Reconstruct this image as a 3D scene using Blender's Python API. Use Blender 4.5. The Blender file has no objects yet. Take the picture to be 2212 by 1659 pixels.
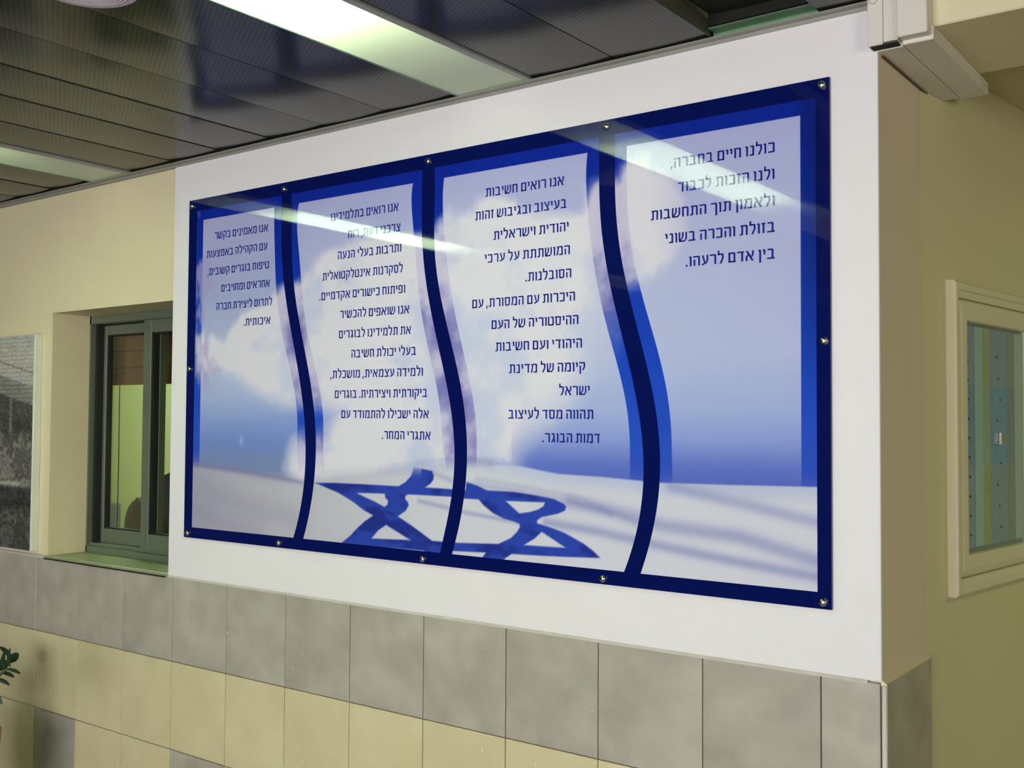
import bpy, math, random
import numpy as np
from mathutils import Matrix, Vector

random.seed(7)
SC = bpy.context.scene
COL = SC.collection
EYE = 1.59                       # eye height; every z below measured from the floor

# ------------------------------------------------------------------ camera
cam = bpy.data.cameras.new('camera')
cam.sensor_width = 36.0
cam.lens = 37.46
cam.clip_start = 0.02
cam_ob = bpy.data.objects.new('camera', cam)
COL.objects.link(cam_ob)
yaw, pitch, roll = 0.64526, 0.03624, -0.00619
fwd = Vector((-math.sin(yaw) * math.cos(pitch), math.cos(yaw) * math.cos(pitch), math.sin(pitch)))
rgt0 = Vector((math.cos(yaw), math.sin(yaw), 0))
dwn0 = -rgt0.cross(fwd)
rgt = rgt0 * math.cos(roll) + dwn0 * math.sin(roll)
dwn = dwn0 * math.cos(roll) - rgt0 * math.sin(roll)
m = Matrix((rgt, -dwn, -fwd)).transposed().to_4x4()
m.translation = Vector((0, 0, EYE))
cam_ob.matrix_world = m
SC.camera = cam_ob

# ------------------------------------------------------------------ light
SC.view_settings.view_transform = 'Standard'
SC.view_settings.look = 'None'
SC.view_settings.gamma = 1.0
SC.view_settings.use_curve_mapping = False
SC.view_settings.exposure = 0.0
try:
    SC.cycles.use_denoising = True
    SC.cycles.max_bounces = 8
    SC.cycles.sample_clamp_indirect = 0.0
    SC.cycles.caustics_reflective = False
    SC.cycles.caustics_refractive = False
except Exception:
    pass

world = bpy.data.worlds.new('world')
SC.world = world
world.use_nodes = True
world.node_tree.nodes['Background'].inputs[0].default_value = (0.75, 0.8, 0.85, 1)
world.node_tree.nodes['Background'].inputs[1].default_value = 0.25

def area(name, loc, rot, sx, sy, power, color):
    l = bpy.data.lights.new(name, 'AREA')
    l.shape = 'RECTANGLE'
    l.size, l.size_y, l.energy, l.color = sx, sy, power, color
    o = bpy.data.objects.new(name, l)
    COL.objects.link(o)
    o.location = loc
    o.rotation_euler = rot
    return o
PI = math.pi
# daylight from the glazed entrance behind the photographer
area('entrance_daylight', (-1.3, -4.0, 1.5), (PI/2, 0, 0), 3.6, 2.2, 268, (0.962, 0.958, 1.0))
area('side_daylight', (4.6, -1.8, 1.6), (0, PI/2, 0), 2.0, 2.6, 150, (1.0, 0.94, 0.76))
area('office_light', (-4.7, 3.4, 2.5), (0, 0, 0), 1.6, 0.4, 30, (0.88, 1.0, 0.74))
area('corridor_light', (1.4, 4.6, 2.54), (0, 0, 0), 1.2, 0.5, 24, (0.85, 1.0, 0.40))

# ------------------------------------------------------------------ helpers
WORG = {}
def link(o, parent=None, loc=(0, 0, 0)):
    COL.objects.link(o)
    base = Vector((0, 0, 0))
    if parent is not None:
        o.parent = parent
        base = WORG[parent.name]
    o.location = Vector(loc) - base
    WORG[o.name] = Vector(loc)
    return o
def tag(o, label=None, cat=None, group=None, kind=None):
    if label: o['label'] = label
    if cat: o['category'] = cat
    if group: o['group'] = group
    if kind: o['kind'] = kind
    return o
def empty(name, loc, parent=None):
    o = bpy.data.objects.new(name, None)
    o.empty_display_size = 0.1
    return link(o, parent, loc)

class MB:
    def __init__(s): s.v = []; s.f = []; s.sm = []
    def add(s, v, f, smooth=False):
        n = len(s.v); s.v += [tuple(p) for p in v]
        s.f += [tuple(i + n for i in q) for q in f]; s.sm += [smooth] * len(f)
        return s
    def box(s, x0, x1, y0, y1, z0, z1, b=0.0):
        if b <= 0:
            v = [(x, y, z) for x in (x0, x1) for y in (y0, y1) for z in (z0, z1)]
            f = [(0, 1, 3, 2), (4, 6, 7, 5), (0, 4, 5, 1), (2, 3, 7, 6), (0, 2, 6, 4), (1, 5, 7, 3)]
            return s.add(v, f)
        v = []; ix = {}
        for i, x in enumerate((x0, x1)):
            for j, y in enumerate((y0, y1)):
                for k, z in enumerate((z0, z1)):
                    sx, sy, sz = (1, -1)[i], (1, -1)[j], (1, -1)[k]
                    ix[i, j, k] = len(v)
                    v += [(x, y + sy*b, z + sz*b), (x + sx*b, y, z + sz*b), (x + sx*b, y + sy*b, z)]
        f = []
        for i in (0, 1):
            q = [ix[i, 0, 0], ix[i, 0, 1], ix[i, 1, 1], ix[i, 1, 0]]
            f.append(tuple(q) if i == 0 else tuple(q[::-1]))
            q = [ix[0, i, 0]+1, ix[1, i, 0]+1, ix[1, i, 1]+1, ix[0, i, 1]+1]
            f.append(tuple(q) if i == 0 else tuple(q[::-1]))
            q = [ix[0, 0, i]+2, ix[0, 1, i]+2, ix[1, 1, i]+2, ix[1, 0, i]+2]
            f.append(tuple(q) if i == 0 else tuple(q[::-1]))
        for a in (0, 1):
            for c in (0, 1):
                f.append((ix[a, c, 0], ix[a, c, 1], ix[a, c, 1]+1, ix[a, c, 0]+1))
                f.append((ix[a, 0, c], ix[a, 1, c], ix[a, 1, c]+2, ix[a, 0, c]+2))
                f.append((ix[0, a, c]+1, ix[1, a, c]+1, ix[1, a, c]+2, ix[0, a, c]+2))
        for k in ix.values(): f.append((k, k+1, k+2))
        return s.add(v, f)
    def lathe(s, cen, prof, n=24, axis='z', smooth=True):
        v = []; f = []
        for r, h in prof:
            for i in range(n):
                a = 2*PI*i/n; c_, s_ = r*math.cos(a), r*math.sin(a)
                if axis == 'z': v.append((cen[0]+c_, cen[1]+s_, cen[2]+h))
                else: v.append((cen[0]+c_, cen[1]-h, cen[2]+s_))
        for j in range(len(prof)-1):
            for i in range(n):
                f.append((j*n+i, j*n+(i+1) % n, (j+1)*n+(i+1) % n, (j+1)*n+i))
        s.add(v, f, smooth)
        k = len(s.v) - len(v)
        s.f.append(tuple(k+(len(prof)-1)*n+i for i in range(n))); s.sm.append(False)
        s.f.append(tuple(k+i for i in range(n))[::-1]); s.sm.append(False)
        return s
    def tube(s, pts, r, n=8):
        pts = [Vector(p) for p in pts]; v = []; f = []
        for i, p in enumerate(pts):
            d = (pts[min(i+1, len(pts)-1)] - pts[max(i-1, 0)]).normalized()
            u = d.orthogonal().normalized() if abs(d.z) > .9 else d.cross(Vector((0, 0, 1))).normalized()
            w = d.cross(u); rr = r[i] if isinstance(r, (list, tuple)) else r
            for k in range(n):
                a = 2*PI*k/n; v.append(tuple(p + u*math.cos(a)*rr + w*math.sin(a)*rr))
        for j in range(len(pts)-1):
            for i in range(n):
                f.append((j*n+i, j*n+(i+1) % n, (j+1)*n+(i+1) % n, (j+1)*n+i))
        f.append(tuple(range(n))[::-1]); f.append(tuple((len(pts)-1)*n+i for i in range(n)))
        return s.add(v, f, True)
    def xform(s, fn): s.v = [tuple(fn(p)) for p in s.v]; return s
    def build(s, name, mat, parent=None, loc=None):
        if loc is None:
            loc = WORG[parent.name] if parent is not None else Vector((0, 0, 0))
        loc = Vector(loc)
        me = bpy.data.meshes.new(name)
        me.from_pydata([tuple(Vector(p) - loc) for p in s.v], [], s.f)
        me.polygons.foreach_set('use_smooth', s.sm)
        import bmesh
        bm = bmesh.new(); bm.from_mesh(me); bmesh.ops.recalc_face_normals(bm, faces=bm.faces); bm.to_mesh(me); bm.free()
        me.materials.append(mat)
        o = bpy.data.objects.new(name, me)
        return link(o, parent, loc)

def lin(c):
    c = c / 255.0
    return c / 12.92 if c <= 0.04045 else ((c + 0.055) / 1.055) ** 2.4
def rgb(r, g, b, k=1.0): return (min(1, lin(r)*k), min(1, lin(g)*k), min(1, lin(b)*k), 1)

# ------------------------------------------------------------------ materials
def mat(name, col, rough=0.6, metal=0.0, spec=0.5, coat=0.0, noise=None, bump=None, col2=None, coords='Object', rnd=0.0):
    """noise=(scale, detail, amount towards col2), bump=(scale, strength)"""
    mt = bpy.data.materials.new(name); mt.use_nodes = True
    nt = mt.node_tree; N = nt.nodes; P = N['Principled BSDF']
    P.inputs['Roughness'].default_value = rough
    P.inputs['Metallic'].default_value = metal
    P.inputs['Specular IOR Level'].default_value = spec
    P.inputs['Coat Weight'].default_value = coat
    P.inputs['Coat Roughness'].default_value = 0.03
    P.inputs['Base Color'].default_value = col
    tc = N.new('ShaderNodeTexCoord')
    vec = tc.outputs[coords]
    if rnd:
        oi = N.new('ShaderNodeObjectInfo')
        ad = N.new('ShaderNodeVectorMath'); ad.operation = 'MULTIPLY_ADD'
        cmb = N.new('ShaderNodeCombineXYZ')
        for i in range(3): nt.links.new(oi.outputs['Random'], cmb.inputs[i])
        ad.inputs[1].default_value = (37, 53, 71)
        nt.links.new(cmb.outputs[0], ad.inputs[0]); nt.links.new(vec, ad.inputs[2])
        vec = ad.outputs[0]
    if noise:
        t = N.new('ShaderNodeTexNoise'); t.inputs['Scale'].default_value = noise[0]; t.inputs['Detail'].default_value = noise[1]
        nt.links.new(vec, t.inputs['Vector'])
        r = N.new('ShaderNodeMapRange'); r.inputs['From Min'].default_value = .32; r.inputs['From Max'].default_value = .68
        r.inputs['To Max'].default_value = noise[2]
        nt.links.new(t.outputs['Fac'], r.inputs['Value'])
        mx = N.new('ShaderNodeMix'); mx.data_type = 'RGBA'
        mx.inputs[6].default_value = col; mx.inputs[7].default_value = col2
        nt.links.new(r.outputs[0], mx.inputs[0])
        out = mx.outputs[2]
        if rnd:
            hs = N.new('ShaderNodeHueSaturation')
            rr = N.new('ShaderNodeMapRange'); rr.inputs['To Min'].default_value = 1-rnd; rr.inputs['To Max'].default_value = 1+rnd
            nt.links.new(oi.outputs['Random'], rr.inputs['Value']); nt.links.new(rr.outputs[0], hs.inputs['Value'])
            nt.links.new(out, hs.inputs['Color']); out = hs.outputs[0]
        nt.links.new(out, P.inputs['Base Color'])
    if bump:
        t2 = N.new('ShaderNodeTexNoise'); t2.inputs['Scale'].default_value = bump[0]; t2.inputs['Detail'].default_value = 6
        nt.links.new(vec, t2.inputs['Vector'])
        b = N.new('ShaderNodeBump'); b.inputs['Strength'].default_value = bump[1]; b.inputs['Distance'].default_value = 0.004
        nt.links.new(t2.outputs['Fac'], b.inputs['Height']); nt.links.new(b.outputs[0], P.inputs['Normal'])
    return mt
def wave_mix(mt, direction, scale, c2, amt):
    """fine lines mixed over the base colour"""
    nt = mt.node_tree; N = nt.nodes; P = N['Principled BSDF']
    w = N.new('ShaderNodeTexWave'); w.bands_direction = direction; w.inputs['Scale'].default_value = scale
    w.inputs['Distortion'].default_value = 1.2; w.inputs['Detail'].default_value = 2
    tc = N.new('ShaderNodeTexCoord'); nt.links.new(tc.outputs['Object'], w.inputs['Vector'])
    mx = N.new('ShaderNodeMix'); mx.data_type = 'RGBA'
    if P.inputs['Base Color'].links: nt.links.new(P.inputs['Base Color'].links[0].from_socket, mx.inputs[6])
    else: mx.inputs[6].default_value = P.inputs['Base Color'].default_value
    mx.inputs[7].default_value = c2
    ml = N.new('ShaderNodeMath'); ml.operation = 'MULTIPLY'; ml.inputs[1].default_value = amt
    nt.links.new(w.outputs['Fac'], ml.inputs[0]); nt.links.new(ml.outputs[0], mx.inputs[0])
    nt.links.new(mx.outputs[2], P.inputs['Base Color'])
    return mt

M = {}
M['cream_wall'] = mat('cream_wall_paint', rgb(226, 214, 176), .6, noise=(1.3, 3, .5), col2=rgb(218, 208, 172), bump=(180, .12))
M['shaded_cream_wall'] = mat('cream_wall_paint_shaded', rgb(214, 205, 165), .6, noise=(1.3, 3, .5), col2=rgb(206, 198, 160), bump=(180, .12))  # the cream paint darkened, shade of the side walls put into the colour
M['pier_wall'] = mat('cream_wall_paint_pier', rgb(226, 209, 186), .6, noise=(1.3, 3, .5), col2=rgb(218, 202, 178), bump=(180, .12))  # same wall paint, tint shifted to carry the light on the pier
M['white_board'] = mat('white_board_paint', rgb(235, 231, 232), .55, noise=(.8, 2, .4), col2=rgb(231, 229, 230), bump=(90, .03))
M['grey_tile'] = mat('grey_stone_tile', rgb(184, 178, 164), .42, noise=(9, 8, .85), col2=rgb(160, 153, 140), bump=(60, .08), rnd=.03)
M['cream_tile'] = mat('cream_stone_tile', rgb(216, 205, 166), .42, noise=(7, 7, .6), col2=rgb(203, 188, 146), bump=(60, .08), rnd=.03)
M['grout'] = mat('dark_grout', rgb(112, 100, 82), .9, noise=(40, 3, .6), col2=rgb(90, 80, 64))
M['caulk'] = mat('grout_fillet', rgb(205, 200, 188), .7, noise=(30, 3, .6), col2=rgb(188, 180, 165))
M['grey_metal'] = mat('trim_metal', rgb(164, 162, 154), .4, .2, noise=(8, 2, .5), col2=rgb(140, 146, 134))
M['green_metal'] = mat('green_grey_trim', rgb(120, 158, 122), .35, .1, noise=(14, 3, .5), col2=rgb(104, 142, 106))
M['frame_alu'] = mat('green_grey_aluminium', rgb(106, 115, 96), .42, .1, noise=(5, 2, .4), col2=rgb(98, 108, 90))
M['rubber'] = mat('black_gasket', rgb(24, 24, 22), .7)
M['sill'] = mat('stone_sill_green_glow', rgb(150, 158, 118), .35, noise=(14, 5, .7), col2=rgb(128, 146, 100))  # greenish stone with the office's green glow mixed into its colour
M['steel'] = mat('polished_steel', rgb(200, 196, 186), .18, 1.0)
M['navy'] = mat('navy_print_under_acrylic', rgb(8, 20, 88), .35, spec=0.0, coat=1.0, noise=(3, 2, .4), col2=rgb(9, 20, 80))
M['ink'] = mat('blue_ink_under_acrylic', rgb(34, 44, 140), .4, spec=0.0, coat=1.0)
M['acrylic_edge'] = mat('acrylic_edge', rgb(60, 110, 100), .2, coat=.5)
M['duct'] = mat('ivory_pvc_trunking', rgb(224, 218, 208), .45, noise=(3, 2, .4), col2=rgb(216, 210, 198))
M['duct_side'] = M['duct']
M['dark'] = mat('dark_cavity', rgb(28, 30, 26), .9)
M['white_enamel'] = mat('white_enamel_reflector', rgb(240, 240, 235), .4)
M['speaker'] = mat('lilac_white_grille', rgb(205, 192, 205), .5, noise=(30, 2, .3), col2=rgb(196, 186, 192))
M['bamboo'] = wave_mix(mat('bamboo_shade', rgb(134, 96, 62), .7, noise=(9, 5, .6), col2=rgb(104, 76, 48)), 'Z', 28, rgb(86, 60, 38), .55)
M['cord'] = mat('dark_cord', rgb(40, 44, 30), .8)
M['office_wall'] = mat('green_office_wall', rgb(208, 222, 184), .7, noise=(1, 2, .4), col2=rgb(196, 212, 166))
M['shaded_office_wall'] = mat('office_wall_in_shade', rgb(176, 160, 110), .7)  # shade on the office side wall put into its paint colour
M['chair_black'] = mat('black_chair_mesh', rgb(38, 36, 42), .65, bump=(300, .2))
M['printer'] = mat('grey_plastic', rgb(120, 122, 128), .5)
M['paper_white'] = mat('white_paper', rgb(190, 198, 190), .7)
M['floor'] = mat('grey_floor_tile', rgb(128, 122, 108), .35, noise=(4, 5, .6), col2=rgb(112, 106, 94))
M['front'] = mat('hall_far_wall_dimmed', rgb(72, 68, 62), .8)  # dimness of the far hall put into the colour, keeps sign reflections dark
M['canvas'] = mat('white_canvas_edge', rgb(220, 222, 206), .8)
M['notice_frame'] = mat('cream_painted_wood', rgb(222, 214, 182), .42, noise=(12, 3, .3), col2=rgb(214, 204, 172))
M['notice_back'] = mat('grey_felt', rgb(150, 152, 150), .9, noise=(60, 4, .4), col2=rgb(138, 142, 140))
M['leaf'] = mat('dark_green_leaf', rgb(44, 66, 42), .35, noise=(20, 3, .6), col2=rgb(34, 50, 34))
M['stem'] = mat('green_stem', rgb(70, 84, 44), .5)
M['pot'] = mat('ochre_clay_pot', rgb(176, 146, 92), .6, noise=(10, 4, .5), col2=rgb(156, 124, 76))
M['soil'] = mat('soil', rgb(52, 42, 32), .95, noise=(60, 4, .8), col2=rgb(30, 24, 18))

def glass(name, tint=(1, 1, 1, 1), alpha=.12):
    mt = bpy.data.materials.new(name); mt.use_nodes = True
    nt = mt.node_tree; N = nt.nodes; N.remove(N['Principled BSDF'])
    g = N.new('ShaderNodeBsdfGlossy'); g.inputs['Roughness'].default_value = .02
    t = N.new('ShaderNodeBsdfTransparent'); t.inputs['Color'].default_value = tint
    fr = N.new('ShaderNodeFresnel'); ge = N.new('ShaderNodeNewGeometry'); mr = N.new('ShaderNodeMapRange')
    mr.inputs['To Min'].default_value = 1.5; mr.inputs['To Max'].default_value = 1/1.5      # thin sheet: same reflectance from both sides
    nt.links.new(ge.outputs['Backfacing'], mr.inputs['Value']); nt.links.new(mr.outputs[0], fr.inputs['IOR'])
    mx = N.new('ShaderNodeMixShader')
    nt.links.new(fr.outputs[0], mx.inputs[0]); nt.links.new(t.outputs[0], mx.inputs[1]); nt.links.new(g.outputs[0], mx.inputs[2])
    nt.links.new(mx.outputs[0], N['Material Output'].inputs[0])
    return mt
M['glass'] = glass('clear_glass', (.93, .96, .93, 1))
M['glass_blue'] = glass('display_glass', (.86, .93, .93, 1))

# perforated ceiling sheet: staggered rows of small holes
def perforated(name, base, hole):
    mt = mat(name, base, .17, .0, .5); mt.node_tree.nodes['Principled BSDF'].inputs['IOR'].default_value = 1.30
    nt = mt.node_tree; N = nt.nodes; P = N['Principled BSDF']
    tc = N.new('ShaderNodeTexCoord')
    acc = None
    for (dx, dy, wgt) in ((0.5, 0.866, 1.0), (-0.5, 0.866, .45), (1.0, 0, .3)):
        d = N.new('ShaderNodeVectorMath'); d.operation = 'DOT_PRODUCT'
        k = 2*PI/0.0125
        d.inputs[1].default_value = (dx*k, dy*k, 0)
        nt.links.new(tc.outputs['Object'], d.inputs[0])
        c = N.new('ShaderNodeMath'); c.operation = 'COSINE'; nt.links.new(d.outputs['Value'], c.inputs[0])
        ml = N.new('ShaderNodeMath'); ml.operation = 'MULTIPLY_ADD'; ml.inputs[1].default_value = wgt*.28
        nt.links.new(c.outputs[0], ml.inputs[0])
        if acc is None: ml.inputs[2].default_value = .5
        else: nt.links.new(acc, ml.inputs[2])
        acc = ml.outputs[0]
    mx = N.new('ShaderNodeMix'); mx.data_type = 'RGBA'; mx.inputs[6].default_value = hole; mx.inputs[7].default_value = base
    nt.links.new(acc, mx.inputs[0]); nt.links.new(mx.outputs[2], P.inputs['Base Color'])
    rr = N.new('ShaderNodeMapRange'); rr.inputs['To Min'].default_value = .25; rr.inputs['To Max'].default_value = .75
    nt.links.new(acc, rr.inputs['Value']); nt.links.new(rr.outputs[0], P.inputs['Specular IOR Level'])
    return mt
M['ceiling_sheet'] = perforated('perforated_ceiling_metal', rgb(56, 59, 47), rgb(38, 41, 32))
M['plain_sheet'] = mat('plain_ceiling_metal', rgb(78, 80, 66), .35)

# lamp parts
def emis(name, col, s):
    mt = bpy.data.materials.new(name); mt.use_nodes = True
    nt = mt.node_tree; N = nt.nodes; N.remove(N['Principled BSDF'])
    e = N.new('ShaderNodeEmission'); e.inputs[0].default_value = col; e.inputs[1].default_value = s
    nt.links.new(e.outputs[0], N['Material Output'].inputs[0]); return mt
M['tube'] = emis('fluorescent_tube', (.80, 1.0, .66, 1), 48)
M['tube_bright'] = emis('fluorescent_tube_newer', (.76, 1.0, .66, 1), 62)
def opal():
    mt = bpy.data.materials.new('opal_diffuser'); mt.use_nodes = True
    nt = mt.node_tree; N = nt.nodes; N.remove(N['Principled BSDF'])
    t = N.new('ShaderNodeBsdfTranslucent'); t.inputs[0].default_value = (.9, .92, .88, 1)
    d = N.new('ShaderNodeBsdfDiffuse'); d.inputs[0].default_value = (.75, .75, .68, 1)
    mx = N.new('ShaderNodeMixShader'); mx.inputs[0].default_value = .5
    nt.links.new(t.outputs[0], mx.inputs[1]); nt.links.new(d.outputs[0], mx.inputs[2])
    nt.links.new(mx.outputs[0], N['Material Output'].inputs[0]); return mt
M['opal'] = opal()
def vcol(name, coat=1.0, rough=.4):
    mt = bpy.data.materials.new(name); mt.use_nodes = True
    nt = mt.node_tree; P = nt.nodes['Principled BSDF']
    a = nt.nodes.new('ShaderNodeVertexColor'); a.layer_name = 'print'
    nt.links.new(a.outputs['Color'], P.inputs['Base Color'])
    P.inputs['Coat Weight'].default_value = coat; P.inputs['Coat Roughness'].default_value = .03
    P.inputs['Roughness'].default_value = rough
    if coat: P.inputs['Specular IOR Level'].default_value = 0.0
    return mt
M['print'] = vcol('print_under_acrylic')
M['canvas_print'] = vcol('canvas_print', 0.0, .8)
M['paper_print'] = vcol('paper_print', 0.0, .8)

def grid_print(name, Xg, Yg, Zg, colrgb, material, parent):
    """Xg, Yg, Zg, colour arrays of shape (rows, cols[,3]) -> one flat printed sheet"""
    R_, C_ = Xg.shape
    loc = WORG[parent.name]
    co = np.stack([Xg - loc.x, Yg - loc.y, Zg - loc.z], -1).reshape(-1, 3)
    idx = np.arange(R_*C_).reshape(R_, C_)
    q = np.stack([idx[:-1, :-1], idx[:-1, 1:], idx[1:, 1:], idx[1:, :-1]], -1).reshape(-1)
    nq = len(q)//4
    me = bpy.data.meshes.new(name)
    me.vertices.add(len(co)); me.vertices.foreach_set('co', co.astype(np.float32).ravel())
    me.loops.add(len(q)); me.loops.foreach_set('vertex_index', q.astype(np.int32))
    me.polygons.add(nq)
    me.polygons.foreach_set('loop_start', (np.arange(nq)*4).astype(np.int32))
    me.update(calc_edges=True)
    ca = me.color_attributes.new('print', 'FLOAT_COLOR', 'POINT')
    c4 = np.concatenate([colrgb.reshape(-1, 3), np.ones((len(co), 1))], 1)
    ca.data.foreach_set('color', c4.astype(np.float32).ravel())
    me.materials.append(material); me.validate()
    o = bpy.data.objects.new(name, me)
    return link(o, parent, loc)

_rng = np.random.RandomState(11)
_lat = _rng.rand(256, 256)
def vnoise(x, y):
    xi = np.floor(x).astype(int); yi = np.floor(y).astype(int)
    fx = x - xi; fy = y - yi; fx = fx*fx*(3-2*fx); fy = fy*fy*(3-2*fy)
    g = lambda a, b: _lat[a % 256, b % 256]
    return (g(xi, yi)*(1-fx)+g(xi+1, yi)*fx)*(1-fy)+(g(xi, yi+1)*(1-fx)+g(xi+1, yi+1)*fx)*fy
def fbm(x, y, o=4):
    s = 0; a = .5; t = 0
    for i in range(o): s = s + a*vnoise(x*2**i+i*17.3, y*2**i+i*9.1); t += a; a *= .55
    return s/t
def npl(c):
    c = np.asarray(c, float)/255.0
    return np.where(c <= .04045, c/12.92, ((c+.055)/1.055)**2.4)
def ramp(t, keys):
    t = np.asarray(t); ks = [k for k, _ in keys]; cs = np.array([c for _, c in keys], float)
    return np.stack([np.interp(t, ks, cs[:, i]) for i in range(3)], -1)
def sdf(px, pz, poly):
    """signed distance to polygon (inside negative)"""
    d = np.full(px.shape, 1e9); ins = np.zeros(px.shape, bool)
    n = len(poly)
    for i in range(n):
        ax, az = poly[i-1]; bx, bz = poly[i]
        ex, ez = bx-ax, bz-az; wx, wz = px-ax, pz-az
        L2 = ex*ex+ez*ez+1e-12
        t = np.clip((wx*ex+wz*ez)/L2, 0, 1)
        d = np.minimum(d, (wx-ex*t)**2+(wz-ez*t)**2)
        c = (az > pz) != (bz > pz)
        with np.errstate(divide='ignore', invalid='ignore'):
            xx = ax + (pz-az)*ex/(ez if ez else 1e-12)
        ins ^= c & (px < xx)
    d = np.sqrt(d)
    return np.where(ins, -d, d)
def segd(px, pz, line):
    d = np.full(px.shape, 1e9)
    for (ax, az), (bx, bz) in zip(line[:-1], line[1:]):
        ex, ez = bx-ax, bz-az; wx, wz = px-ax, pz-az
        t = np.clip((wx*ex+wz*ez)/(ex*ex+ez*ez), 0, 1)
        d = np.minimum(d, (wx-ex*t)**2+(wz-ez*t)**2)
    return np.sqrt(d)
def mixc(a, b, t): t = np.clip(t, 0, 1)[..., None]; return a*(1-t)+b*t
def sst(x, a, b): t = np.clip((x-a)/(b-a), 0, 1); return t*t*(3-2*t)

# ------- sign artwork outlines, metres from the sign's lower left corner
S1L=[(0.5288,1.23),(0.5324,1.055),(0.5465,0.9091),(0.5695,0.8335),(0.5926,0.7422),(0.6191,0.6156),(0.639,0.5806),(0.6579,0.4806),(0.6654,0.3852),(0.6687,0.3789),(0.6691,0.2761),(0.6605,0.2142),(0.6433,0.126),(0.613,0.0392)]
S1R=[(0.5816,1.2235),(0.5851,1.05),(0.5979,0.9259),(0.6178,0.8306),(0.6405,0.7401),(0.6754,0.6142),(0.6924,0.5757),(0.7109,0.4729),(0.7178,0.3972),(0.7195,0.3796),(0.719,0.2879),(0.7092,0.2162),(0.6923,0.1237),(0.6625,0.0375)]
S2L=[(1.1935,1.2301),(1.1893,1.1398),(1.194,1.0049),(1.2108,0.9031),(1.2253,0.8023),(1.2504,0.7153),(1.2668,0.6654),(1.2903,0.5923),(1.3097,0.5209),(1.3221,0.4572),(1.3307,0.3884),(1.3314,0.3197),(1.3234,0.2279),(1.3035,0.1216),(1.2801,0.0466)]
S2R=[(1.2422,1.2267),(1.2428,1.0999),(1.2496,0.9663),(1.2739,0.8117),(1.2983,0.7418),(1.3268,0.653),(1.3543,0.5569),(1.3728,0.4721),(1.3801,0.3879),(1.3818,0.3211),(1.3739,0.2211),(1.3542,0.1293),(1.3254,0.0387)]
S3L=[(1.8486,1.2338),(1.8483,1.0942),(1.8603,0.9647),(1.8734,0.8798),(1.8863,0.8139),(1.8992,0.7638),(1.925,0.6718),(1.9505,0.5836),(1.9678,0.521),(1.9803,0.4535),(1.9882,0.3839),(1.9907,0.3208),(1.9882,0.2521),(1.9804,0.1923),(1.9647,0.1273),(1.9319,0.0399)]
S3R=[(1.8997,1.233),(1.8993,1.0949),(1.9089,0.985),(1.9238,0.8863),(1.9384,0.8102),(1.9579,0.7439),(1.9799,0.6667),(2.0047,0.5823),(2.0216,0.5203),(2.0338,0.4536),(2.0394,0.3848),(2.04,0.3087),(2.0365,0.2407),(2.0248,0.1768),(2.0093,0.1124),(1.9834,0.0408)]
P1R=[(0.491,1.1928),(0.493,1.1006),(0.5064,0.912),(0.5173,0.8366),(0.5438,0.7444),(0.583,0.6164),(0.605,0.5773),(0.6212,0.4807),(0.6268,0.3962),(0.6307,0.297)]
P2L=[(0.6192,1.1942),(0.6181,1.061),(0.6342,0.9304),(0.6521,0.8373),(0.67,0.7417),(0.7195,0.6018),(0.74,0.5333),(0.7556,0.424),(0.7615,0.3007)]
P2R=[(1.1512,1.1959),(1.1498,1.1276),(1.1557,1.0255),(1.1752,0.9059),(1.1899,0.8045),(1.2087,0.7172),(1.2371,0.6151),(1.2731,0.5066),(1.2811,0.4036),(1.2983,0.3188)]
P3L=[(1.2825,1.1971),(1.2809,1.0749),(1.2893,0.975),(1.3052,0.8916),(1.3187,0.8252),(1.353,0.6895),(1.3937,0.5562),(1.4118,0.4721),(1.4189,0.4052),(1.4194,0.3672),(1.4189,0.3188)]
P3R=[(1.8108,1.198),(1.8092,1.0756),(1.8178,0.9702),(1.8339,0.8797),(1.8481,0.8107),(1.869,0.7301),(1.8834,0.6736),(1.9253,0.5515),(1.9413,0.4669),(1.9494,0.3833),(1.951,0.2965)]
P4L=[(1.9382,1.1991),(1.9376,1.1368),(1.9399,1.0464),(1.9505,0.9376),(1.9671,0.854),(1.9794,0.8072),(1.9967,0.7551),(2.0244,0.6675),(2.0487,0.5785),(2.0683,0.4933),(2.0764,0.3854),(2.0783,0.301)]
P1L=[(0.0906,1.1935),(0.0864,1.0086),(0.0874,0.6286),(0.0879,0.4552),(0.0876,0.2974)]
P4R=[(2.4308,1.2022),(2.4292,0.7749),(2.4295,0.4589),(2.4308,0.2931)]
BL=[(0.0504,1.2351),(0.0471,1.0118),(0.0485,0.7001),(0.0496,0.4552),(0.0537,0.0396)]
BR=[(2.469,1.232),(2.4702,0.459),(2.4684,0.0396)]
BT=[(0.0497,1.2352),(0.5279,1.2327),(0.5847,1.2322),(1.191,1.2338),(1.2489,1.2352),(1.8316,1.2369),(1.8995,1.2365),(2.4683,1.2321)]
BB=[(0.0515,0.0382),(0.61,0.04),(0.6615,0.0379),(1.2796,0.0447),(1.3254,0.0378),(1.933,0.0399),(1.9834,0.0401),(2.4684,0.0395)]
PT=[(0.0901,1.1954),(0.4909,1.1926),(0.6193,1.1942),(1.1513,1.1959),(1.2826,1.1972),(1.8109,1.1982),(1.9379,1.1991),(2.4308,1.2022)]
HOR=[(0.0507,0.2723),(0.6553,0.2345),(0.7624,0.2541),(1.1794,0.2977),(1.3669,0.3174),(1.5794,0.3139),(1.7179,0.2958),(1.855,0.2928),(2.0422,0.2836),(2.2626,0.2863),(2.4689,0.2902)]
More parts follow.
